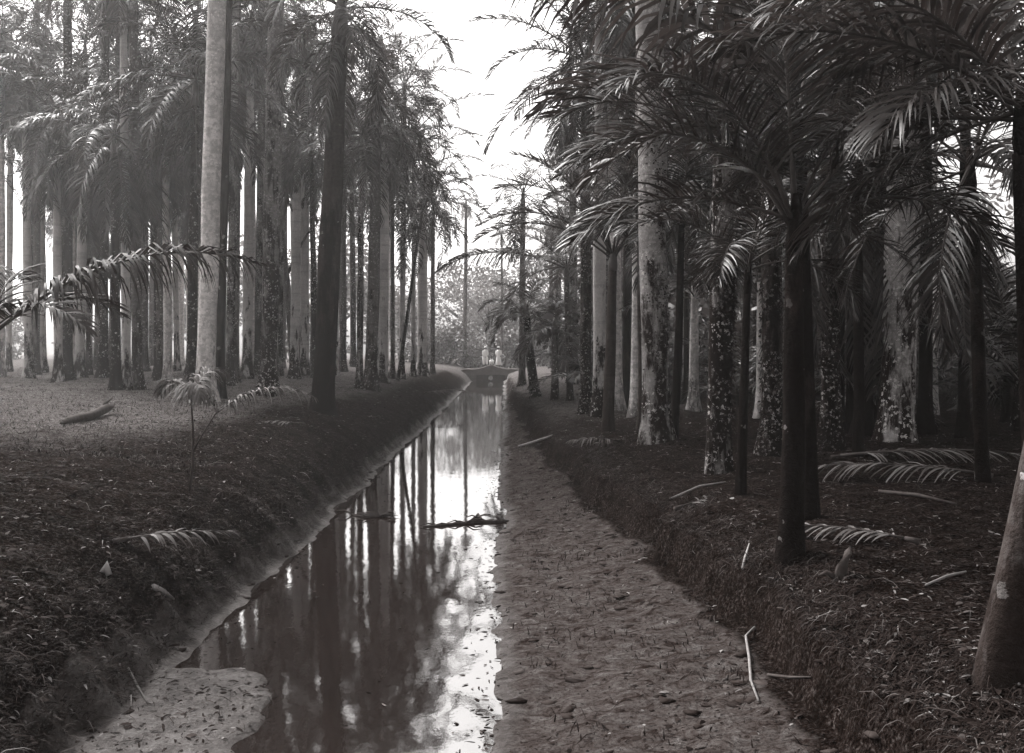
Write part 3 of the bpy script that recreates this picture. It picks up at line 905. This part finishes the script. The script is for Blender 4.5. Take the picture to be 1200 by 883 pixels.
def standing(x, y, rz, label, robe):
    z = 1.41
    root = empty('person', (x, y, z), rz)
    tag(root, label, 'person')
    V = Vector
    J = [(V((0, 0, .95)), .14, .11), (V((0, 0, 1.15)), .13, .10), (V((0, 0, 1.36)), .16, .10), (V((0, 0, 1.46)), .06), (V((0, -.01, 1.52)), .055),
         (V((0, -.015, 1.60)), .085, .095), (V((0, -.01, 1.68)), .08, .09), (V((0, 0, 1.73)), .04),
         (V((.19, 0, 1.40)), .055), (V((.24, .02, 1.14)), .045), (V((.20, -.08, .90)), .035), (V((.19, -.10, .82)), .032),
         (V((-.19, 0, 1.40)), .055), (V((-.25, .02, 1.14)), .045), (V((-.22, -.06, .90)), .035), (V((-.21, -.08, .82)), .032),
         (V((.10, 0, .88)), .095), (V((.11, 0, .48)), .065), (V((.11, .02, .10)), .045), (V((.12, -.12, .04)), .035),
         (V((-.10, 0, .88)), .095), (V((-.11, 0, .48)), .065), (V((-.11, .02, .10)), .045), (V((-.12, -.12, .04)), .035)]
    B = [(0, 1), (1, 2), (2, 3), (3, 4), (4, 5), (5, 6), (6, 7), (2, 8), (8, 9), (9, 10), (10, 11), (2, 12), (12, 13), (13, 14), (14, 15), (0, 16), (16, 17), (17, 18), (18, 19), (0, 20), (20, 21), (21, 22), (22, 23)]
    skin_mesh('body', J, B, M['skinp'], root)
    if robe:
        lathe('robe', [(.07, 1.50), (.19, 1.42), (.20, 1.2), (.18, 1.0), (.23, .6), (.30, .06), (.29, .05)], M['cloth'], root, sy=.72, warp=.04)
    else:
        lathe('shirt', [(.07, 1.50), (.20, 1.42), (.21, 1.2), (.20, .95), (.22, .82), (.20, .82)], M['cloth'], root, sy=.70, warp=.03)
        for s in (-1, 1):
            lathe('trouser_leg', [(.125, .93), (.115, .6), (.10, .3), (.095, .09), (.08, .09)], M['cloth'], root, off=(.14 * s, .01), warp=.03)
    for s in (-1, 1):
        g = Geo()
        g.tube([V((.17 * s, 0, 1.42)), V((.20 * s, 0, 1.38)), V((.25 * s, .02, 1.14)), V((.215 * s, -.06, .93))], [.07, .078, .068, .055], 9, 0)
        link('sleeve', g.done('sleeve', [M['cloth']]), None, root)
    lathe('hat', [(.17, 1.70), (.105, 1.71), (.10, 1.78), (.07, 1.80), (.0, 1.80)], M['cloth'], root)
    return root

def sitting(x, y, rz, label):
    root = empty('person', (x, y, 1.44), rz)
    tag(root, label, 'person')
    V = Vector
    J = [(V((0, 0, .12)), .14, .11), (V((0, -.02, .32)), .12, .095), (V((0, -.05, .50)), .15, .095), (V((0, -.06, .59)), .055), (V((0, -.08, .65)), .05),
         (V((0, -.09, .73)), .08, .09), (V((0, -.08, .81)), .075, .085), (V((0, -.07, .85)), .04),
         (V((.18, -.05, .53)), .05), (V((.22, -.18, .36)), .042), (V((.12, -.36, .40)), .034), (V((.07, -.42, .41)), .03),
         (V((-.18, -.05, .53)), .05), (V((-.22, -.18, .36)), .042), (V((-.12, -.36, .40)), .034), (V((-.07, -.42, .41)), .03),
         (V((.10, -.02, .12)), .09), (V((.13, -.38, .42)), .062), (V((.12, -.46, .06)), .045), (V((.12, -.58, .035)), .033),
         (V((-.10, -.02, .12)), .09), (V((-.13, -.38, .42)), .062), (V((-.12, -.46, .06)), .045), (V((-.12, -.58, .035)), .033)]
    B = [(0, 1), (1, 2), (2, 3), (3, 4), (4, 5), (5, 6), (6, 7), (2, 8), (8, 9), (9, 10), (10, 11), (2, 12), (12, 13), (13, 14), (14, 15), (0, 16), (16, 17), (17, 18), (18, 19), (0, 20), (20, 21), (21, 22), (22, 23)]
    skin_mesh('body', J, B, M['skinp'], root)
    lathe('shirt', [(.06, .63), (.18, .55), (.19, .35), (.19, .10), (.16, .02), (.0, .02)], M['cloth'], root, off=(0, -.03), sy=.75, warp=.03)
    for s in (-1, 1):
        g = Geo()
        g.tube([V((.10 * s, .0, .13)), V((.13 * s, -.36, .42)), V((.13 * s, -.42, .40)), V((.12 * s, -.46, .14))], [.11, .085, .08, .065], 9, 0)
        link('trouser_leg', g.done('trouser_leg', [M['cloth']]), None, root)
    lathe('hair', [(.088, .77), (.09, .82), (.06, .87), (.0, .885)], M['hair'], root, off=(0, -.075))

standing(-1.86, 91.8, .2, 'person in white shirt, trousers and hat standing on the earth bridge', False)
standing(-.62, 91.9, -.25, 'person in a long white robe and hat standing on the earth bridge', True)
sitting(-1.28, 91.4, .1, 'person in white sitting between the two standing people')

# ------------------------------------------------------------------ fallen things
def log():
    a, b = ground(72, 500), ground(132, 484)
    root = empty('fallen_log', (a + b) / 2)
    tag(root, 'dark rotten log lying in the clearing with a raised broken end', 'log')
    A, B_ = a - root.location, b - root.location
    g = Geo()
    pts = [A + (B_ - A) * t + Vector((0, 0, .06 + .07 * t * t + .02 * math.sin(9 * t))) for t in (0, .12, .3, .5, .7, .85, 1)]
    g.tube(pts, [.03, .07, .085, .09, .10, .10, .04], 10, 0)
    link('trunk', g.done('trunk', [M['wood']]), None, root)
    g = Geo()
    g.tube([pts[4], pts[5] + Vector((-.05, 0, .10)), pts[6] + Vector((.0, 0, .19))], [.04, .05, .015], 7, 0)
    link('splinter', g.done('splinter', [M['wood']]), None, root)
log()

def rod(name, pts, rads, mat, label, cat, group=None, seg=7):
    c = sum(pts, Vector()) / len(pts)
    g = Geo()
    g.tube([p - c for p in pts], rads, seg, 0)
    o = link(name, g.done(name, [M[mat]]))
    o.location = c
    return tag(o, label, cat, group)

def gp(px, py, up=.015):
    p = ground(px, py); p.z += up
    return p

rod('stick', [gp(608, 524), gp(640, 514), gp(664, 505)], [.035, .03, .012], 'stick', 'long pale pole lying at the foot of the right bank', 'stick')
rod('stick', [gp(884, 740, .04), gp(874, 752, .05), gp(878, 775, .03), gp(880, 800), gp(889, 824)], [.008, .012, .013, .012, .008], 'stick', 'crooked pale twig at the bottom of the dark right bank', 'stick')
rod('stick', [gp(900, 793), gp(925, 797, .02), gp(950, 796)], [.010, .012, .006], 'wood', 'dark twig lying across the pale crooked one', 'stick')
rod('stick', [gp(870, 668), gp(873, 657, .03), gp(878, 645, .07)], [.012, .012, .006], 'husk', 'short bleached stick upright in the bank lip', 'stick')
rod('stick', [gp(1085, 688), gp(1110, 678, .02), gp(1132, 672)], [.010, .012, .008], 'stick', 'straight pale stick near the leaning pale trunk', 'stick')
rod('stick', [gp(150, 785), gp(160, 805, .02), gp(172, 825)], [.012, .012, .006], 'stick', 'pale bent stick at the foot of the left slope', 'stick')
rod('stick', [gp(180, 690), gp(190, 696, .03), gp(204, 704)], [.035, .03, .010], 'husk', 'white club-shaped husk on the left slope', 'husk')
rod('stick', [gp(120, 673), gp(123, 670, .06), gp(128, 676)], [.03, .05, .03], 'husk', 'white rounded husk on the left slope', 'husk')
rod('stick', [gp(1030, 577), gp(1075, 583, .03), gp(1120, 592)], [.02, .022, .01], 'wood', 'dark bare frond stalk lying on the right bank', 'stick')
rod('stick', [gp(785, 586), gp(820, 574, .05), gp(850, 566)], [.012, .014, .006], 'stick', 'pale bent stalk on the bank below the thick lit trunk', 'stick')
rod('stick', [gp(330, 463), gp(352, 455, .02)], [.012, .008], 'stick', 'thin pale stick under the drooping sapling frond', 'stick')

def stump():
    b = gp(983, 678, 0)
    root = empty('broken_stump', b)
    tag(root, 'small splintered stump sticking up from the dark right bank', 'stump')
    g = Geo()
    g.tube([Vector((0, 0, -.05)), Vector((.03, 0, .10)), Vector((.08, 0, .22)), Vector((.11, 0, .30))], [.06, .05, .035, .006], 8, 0)
    link('trunk', g.done('trunk', [M['wood']]), None, root)
    g = Geo()
    g.tube([Vector((-.02, 0, 0)), Vector((-.10, .02, .05)), Vector((-.17, .02, .02))], [.03, .022, .008], 6, 0)
    link('root', g.done('root', [M['wood']]), None, root)
stump()

def fallen_frond(px, py, az, L, label, leaf='dead', ll=.55, n=40, el=7, group=None, z=.08):
    b = gp(px, py, z)
    root = empty('fallen_frond', b)
    tag(root, label, 'fallen frond', group)
    g = Geo(); r = random.Random(int(px * 7 + py))
    p = frond(g, (0, 0, 0), rad(az), rad(el), L, rad(el * 2.4), n, ll, .035, 1.0, r, 4, lift=-.05, start=.1, bare=.12)
    link('leaflets', g.done('leaflets', [M[leaf], M['rachis']]), None, root)
    g = Geo()
    g.tube([Vector((0, 0, 0)), Vector((-math.cos(rad(az)) * .14, -math.sin(rad(az)) * .14, -.03))], [.018, .035], 7, 0)
    link('leaf_base', g.done('leaf_base', [M['wood']]), None, root)
fallen_frond(985, 540, -12, 3.0, 'fallen pale frond sweeping past the foot of the very broad grey trunk', 'dead')
fallen_frond(1150, 562, 165, 2.2, 'fallen bleached frond lying nearest the right edge', 'dead', .6)
fallen_frond(800, 600, 35, 1.4, 'small withered frond lying below the thick lit trunk', 'dead', .4, 26)
fallen_frond(350, 500, 200, 1.2, 'withered frond on the left bank beside the thick dark trunk', 'dead', .35, 24)
fallen_frond(498, 462, 30, 2.4, 'fallen branchy frond on the left bank near the far water', 'dead', .5, 26)

fallen_frond(150, 640, 15, 1.1, 'withered frond half buried in litter on the near left slope', 'dead', .30, 24)
fallen_frond(440, 492, 170, 1.0, 'pale broken frond on the left bank slope beside the bright water', 'dead', .28, 22)
fallen_frond(1060, 640, 150, 1.2, 'withered frond on the dark bank between the stump and the leaning trunk', 'dead', .34, 24)
fallen_frond(720, 520, 205, 1.1, 'withered frond below the young ringed palm on the right bank', 'dead', .32, 24)

def at_water(px, py, z=.01):
    d = F * EYE / (py - CY)
    p = ray(px, py, d); p.z = z
    return p
def floating(label, pts, rads, twigs, seed):
    c = sum((at_water(*p) for p in pts), Vector()) / len(pts)
    root = empty('floating_branch', c)
    tag(root, label, 'floating branch')
    g = Geo()
    g.tube([at_water(*p) - c for p in pts], rads, 7, 0)
    link('stem', g.done('stem', [M['wood']]), None, root)
    r = random.Random(seed)
    for _ in range(twigs):
        i = r.randrange(len(pts) - 1)
        p = at_water(*pts[i]).lerp(at_water(*pts[i + 1]), r.random()) - c
        a = r.uniform(-.6, .6) + (math.pi if r.random() < .5 else 0)
        q = p + Vector((math.cos(a) * .3, math.sin(a) * .2, r.uniform(0, .09)))
        g = Geo()
        g.tube([p, (p + q) / 2 + Vector((0, 0, r.uniform(0, .05))), q], [.014, .012, .005], 5, 0)
        link('twig', g.done('twig', [M['wood']]), None, root)
floating('dark branch floating across the bright water to the right bank', [(496, 618), (525, 616), (560, 613), (596, 612)], [.012, .03, .035, .03], 9, 1)
floating('clump of floating twigs at the left side of the water', [(412, 604), (430, 607), (449, 606)], [.02, .04, .02], 12, 2)
floating('small knob of wood rising beside the floating dark branch', [(553, 610), (560, 606), (566, 611)], [.02, .06, .02], 3, 3)

# ------------------------------------------------------------------ litter, grass (nobody could count these)
rl = random.Random(99)
def scatter(name, n, pick, make, mats):
    g = Geo()
    for _ in range(n):
        p = pick()
        if p: make(g, p)
    tag(link(name, g.done(name, mats)), kind='stuff')

def strip(g, p, ln, w, up=0.0, curl=.6, az=None, droop=.8):
    a = rl.uniform(0, 6.28) if az is None else az
    d = Vector((math.cos(a), math.sin(a), up))
    n = Vector((-math.sin(a), math.cos(a), rl.uniform(-.5, .5))).normalized()
    g.blade(p, d, n, ln, w, droop, 3, 0)

NEAR = [o for o in bpy.data.objects if o.type == 'EMPTY' and o.get('category') in ('palm tree', 'young palm') and o.location.y < 40 and o.children]
def pick_bank():
    y = 4.6 + 55 * rl.random() ** 2.1
    if rl.random() < .01:
        x, y = rl.uniform(-3.2, -1.8), rl.uniform(5.5, 9)
        z = height(x, y)
        return Vector((x, y, z + .004)) if z > 0 else None
    if rl.random() < .2:
        y = rl.uniform(14, 62)
        x = edge_left(y) - .3 - 3.4 * rl.random() if rl.random() < .7 else foot_right(y) + .2 + 3 * rl.random()
        return Vector((x, y, height(x, y) + .012))
    if rl.random() < .12:
        o = rl.choice(NEAR)
        a, q = rl.uniform(0, 6.28), .15 + abs(rl.gauss(0, .45))
        x, y = o.location.x + q * math.cos(a), o.location.y + q * math.sin(a)
        return Vector((x, y, height(x, y) + .01))
    if rl.random() < .06:
        x = edge_right(y) + (foot_right(y) - edge_right(y)) * rl.random() ** .6
        return Vector((x, y, height(x, y) + .006))
    left = rl.random() < .55
    x = edge_left(y) - .25 - rl.random() ** 1.2 * max(.5, min(2 + y * .45, .6 * y - 3.0)) if left else foot_right(y) + .2 + rl.random() ** 1.2 * max(.5, min(2 + y * .38, .6 * y - foot_right(y)))
    if not -.60 < x / y < .60: return None
    return Vector((x, y, height(x, y) + .01))
def mk_litter(g, p):
    q = rl.random()
    s = 1 + p.y * .034
    if q < .72: strip(g, p, rl.uniform(.02, .09) * s, rl.uniform(.005, .024), rl.uniform(-.15, .22))
    elif q < .80: strip(g, p, rl.uniform(.10, .32) * s, rl.uniform(.004, .010), rl.uniform(0, .35), droop=1.2)
    elif q < .95: strip(g, p, rl.uniform(.02, .06) * s, rl.uniform(.012, .03), rl.uniform(-.1, .2))
    else: strip(g, p, rl.uniform(.05, .1), rl.uniform(.03, .07), rl.uniform(0, .3))
scatter('leaf_litter', 110000, pick_bank, mk_litter, [M['litter']])

def pick_edge():
    y = 5.5 + 42 * rl.random() ** 2.0
    u = .14 + abs(rl.gauss(0, .5))
    x = edge_left(y) - u
    return Vector((x, y, height(x, y) - .01))
scatter('bank_grass', 20000, pick_edge, lambda g, p: strip(g, p, rl.uniform(.04, .15) * (2 if rl.random() < .06 else 1), rl.uniform(.005, .011), rl.uniform(.2, 1.0), az=rl.gauss(-.1, 1.2), droop=1.6), [M['grass']])
def pick_lip():
    y = 4.6 + 41 * rl.random() ** 1.5
    x = foot_right(y) + rl.uniform(.13, .8)
    return Vector((x, y, height(x, y) + .01))
scatter('overhanging_roots_and_grass', 10000, pick_lip, lambda g, p: strip(g, p, rl.uniform(.06, .20) * (1.9 if rl.random() < .10 else 1), rl.uniform(.005, .010), rl.uniform(.1, .8), az=math.pi + rl.gauss(.25, .9), droop=2.4), [M['grass']])
def pick_shelf():
    y = 5 + 25 * rl.random() ** 1.4
    x = edge_right(y) + (foot_right(y) - edge_right(y)) * rl.random() ** .7
    if ns(x * 1.1, y * .8, 12) + .5 * ns(x * 4, y * 3, 15) < .12 and rl.random() < .93: return None
    return Vector((x, y, height(x, y) - .005))
ICO = bmesh.new(); bmesh.ops.create_icosphere(ICO, subdivisions=1, radius=1)
IV = [v.co.copy() for v in ICO.verts]; IF = [tuple(v.index for v in f.verts) for f in ICO.faces]
def mk_clod(g, p):
    base = len(g.v)
    s = rl.uniform(.005, .017) + (.07 * rl.random() if rl.random() < .12 else 0)
    a, k = rl.uniform(0, 6.28), rl.uniform(.6, 1.7)
    ca, sa = math.cos(a), math.sin(a)
    for q in IV:
        j = 1 + .5 * rl.uniform(-1, 1)
        x, y, z = q.x * s * k * j, q.y * s * j, q.z * s * .24 * j
        g.v.append(p + Vector((x * ca - y * sa, x * sa + y * ca, z)))
    for f in IF: g.f.append(tuple(base + i for i in f)); g.m.append(0)
def pick_mud():
    q = rl.random()
    y = 6 + 22 * rl.random() ** 1.5
    if q < .72: x = edge_right(y) - .05 + (foot_right(y) - edge_right(y) + .2) * rl.random()
    elif q < .9: x = edge_left(y) - abs(rl.gauss(0, .22)) + .03
    else: return None
    z = height(x, y)
    if z < -.015: return None
    if ns(x * 1.7, y * 1.3, 33) < -.12: return None
    return Vector((x, y, z - .002))
scatter('mud_clods', 3500, pick_mud, mk_clod, [M['clod']])
scatter('mud_sprouts', 6500, pick_shelf, lambda g, p: strip(g, p, rl.uniform(.03, .10), rl.uniform(.006, .016), rl.uniform(.3, 2.5), droop=.5), [M['grass']])
def pick_flat():
    y = 14 + 50 * rl.random() ** 1.5
    x = edge_left(y) - 1.6 - rl.random() * y * .42
    return Vector((x, y, height(x, y) - .01))
scatter('clearing_grass', 16000, pick_flat, lambda g, p: strip(g, p, rl.uniform(.05, .16), rl.uniform(.008, .02), rl.uniform(.5, 2), droop=1.2), [M['grass']])
def pick_float():
    y = 7 + 22 * rl.random() ** 1.3
    e = rl.random()
    x = edge_right(y) - abs(rl.gauss(0, .16)) if e < .6 else (edge_left(y) + abs(rl.gauss(0, .3)) if e < .85 else rl.uniform(-2.9, -.2))
    return Vector((x, y, .006))
scatter('floating_specks', 700, pick_float, lambda g, p: strip(g, p, rl.uniform(.02, .09), rl.uniform(.01, .03), .0, droop=0), [M['litter']])

# ------------------------------------------------------------------ air
HZ = 0.0010
v = [(x, y, z) for z in (-1.6, 27) for y in (-41, 381) for x in (-331, 331)]
hm = mesh('haze', v, [(0, 2, 3, 1), (4, 5, 7, 6), (0, 1, 5, 4), (2, 6, 7, 3), (0, 4, 6, 2), (1, 3, 7, 5)])
mat = bpy.data.materials.new('haze'); mat.use_nodes = True
nt = mat.node_tree; nt.nodes.clear()
out = nt.nodes.new('ShaderNodeOutputMaterial')
pv = nt.nodes.new('ShaderNodeVolumePrincipled')
pv.inputs['Color'].default_value = (.93, .92, .915, 1)
pv.inputs['Density'].default_value = HZ
pv.inputs['Anisotropy'].default_value = .55
nt.links.new(pv.outputs[0], out.inputs['Volume'])
hm.materials.append(mat)
tag(link('haze', hm), kind='stuff')

# ------------------------------------------------------------------ sky, sun, camera
SUN_AZ, SUN_EL = -42.0, 42.0     # degrees from straight ahead (negative = left), height
w = bpy.data.worlds.new('World'); S.world = w
w.use_nodes = True
nt = w.node_tree
sky = nt.nodes.new('ShaderNodeTexSky'); sky.sky_type = 'NISHITA'; sky.sun_disc = False
sky.sun_elevation = rad(SUN_EL); sky.sun_rotation = rad(SUN_AZ)
sky.air_density = 1.0; sky.dust_density = 6.0; sky.ozone_density = 1.0
bw = nt.nodes.new('ShaderNodeRGBToBW'); nt.links.new(sky.outputs[0], bw.inputs[0])
tint = nt.nodes.new('ShaderNodeVectorMath'); tint.operation = 'SCALE'
tint.inputs[0].default_value = (1.0, .976, .965)
nt.links.new(bw.outputs[0], tint.inputs['Scale'])
bg = nt.nodes['Background']
nt.links.new(tint.outputs[0], bg.inputs['Color'])
bg.inputs['Strength'].default_value = .15

sl = bpy.data.lights.new('sun', 'SUN'); sl.energy = 1.3; sl.angle = rad(14); sl.color = (1, .985, .965)
so = bpy.data.objects.new('sun', sl); COL.objects.link(so)
dv = Vector((math.sin(rad(SUN_AZ)) * math.cos(rad(SUN_EL)), math.cos(rad(SUN_AZ)) * math.cos(rad(SUN_EL)), math.sin(rad(SUN_EL))))
so.rotation_euler = (-dv).to_track_quat('-Z', 'Y').to_euler()
so.location = (-20, 10, 30)

cam = bpy.data.cameras.new('camera'); co = bpy.data.objects.new('camera', cam); COL.objects.link(co)
co.location = (0, 0, EYE); co.rotation_euler = (rad(90), 0, 0)
cam.sensor_width = 36; cam.lens = 36 * F / 1200
cam.shift_x = (600 - CX) / 1200; cam.shift_y = -(441.5 - CY) / 1200
cam.clip_start = .05; cam.clip_end = 2000
S.camera = co

S.view_settings.view_transform = 'Standard'
S.view_settings.look = 'None'
S.view_settings.exposure = 1.6
S.view_settings.gamma = 1
c = S.cycles
c.max_bounces = 6; c.diffuse_bounces = 3; c.glossy_bounces = 3; c.transmission_bounces = 3; c.volume_bounces = 0; c.transparent_max_bounces = 6
c.use_denoising = True
c.use_adaptive_sampling = False
c.sample_clamp_indirect = 4
c.caustics_reflective = False; c.caustics_refractive = False
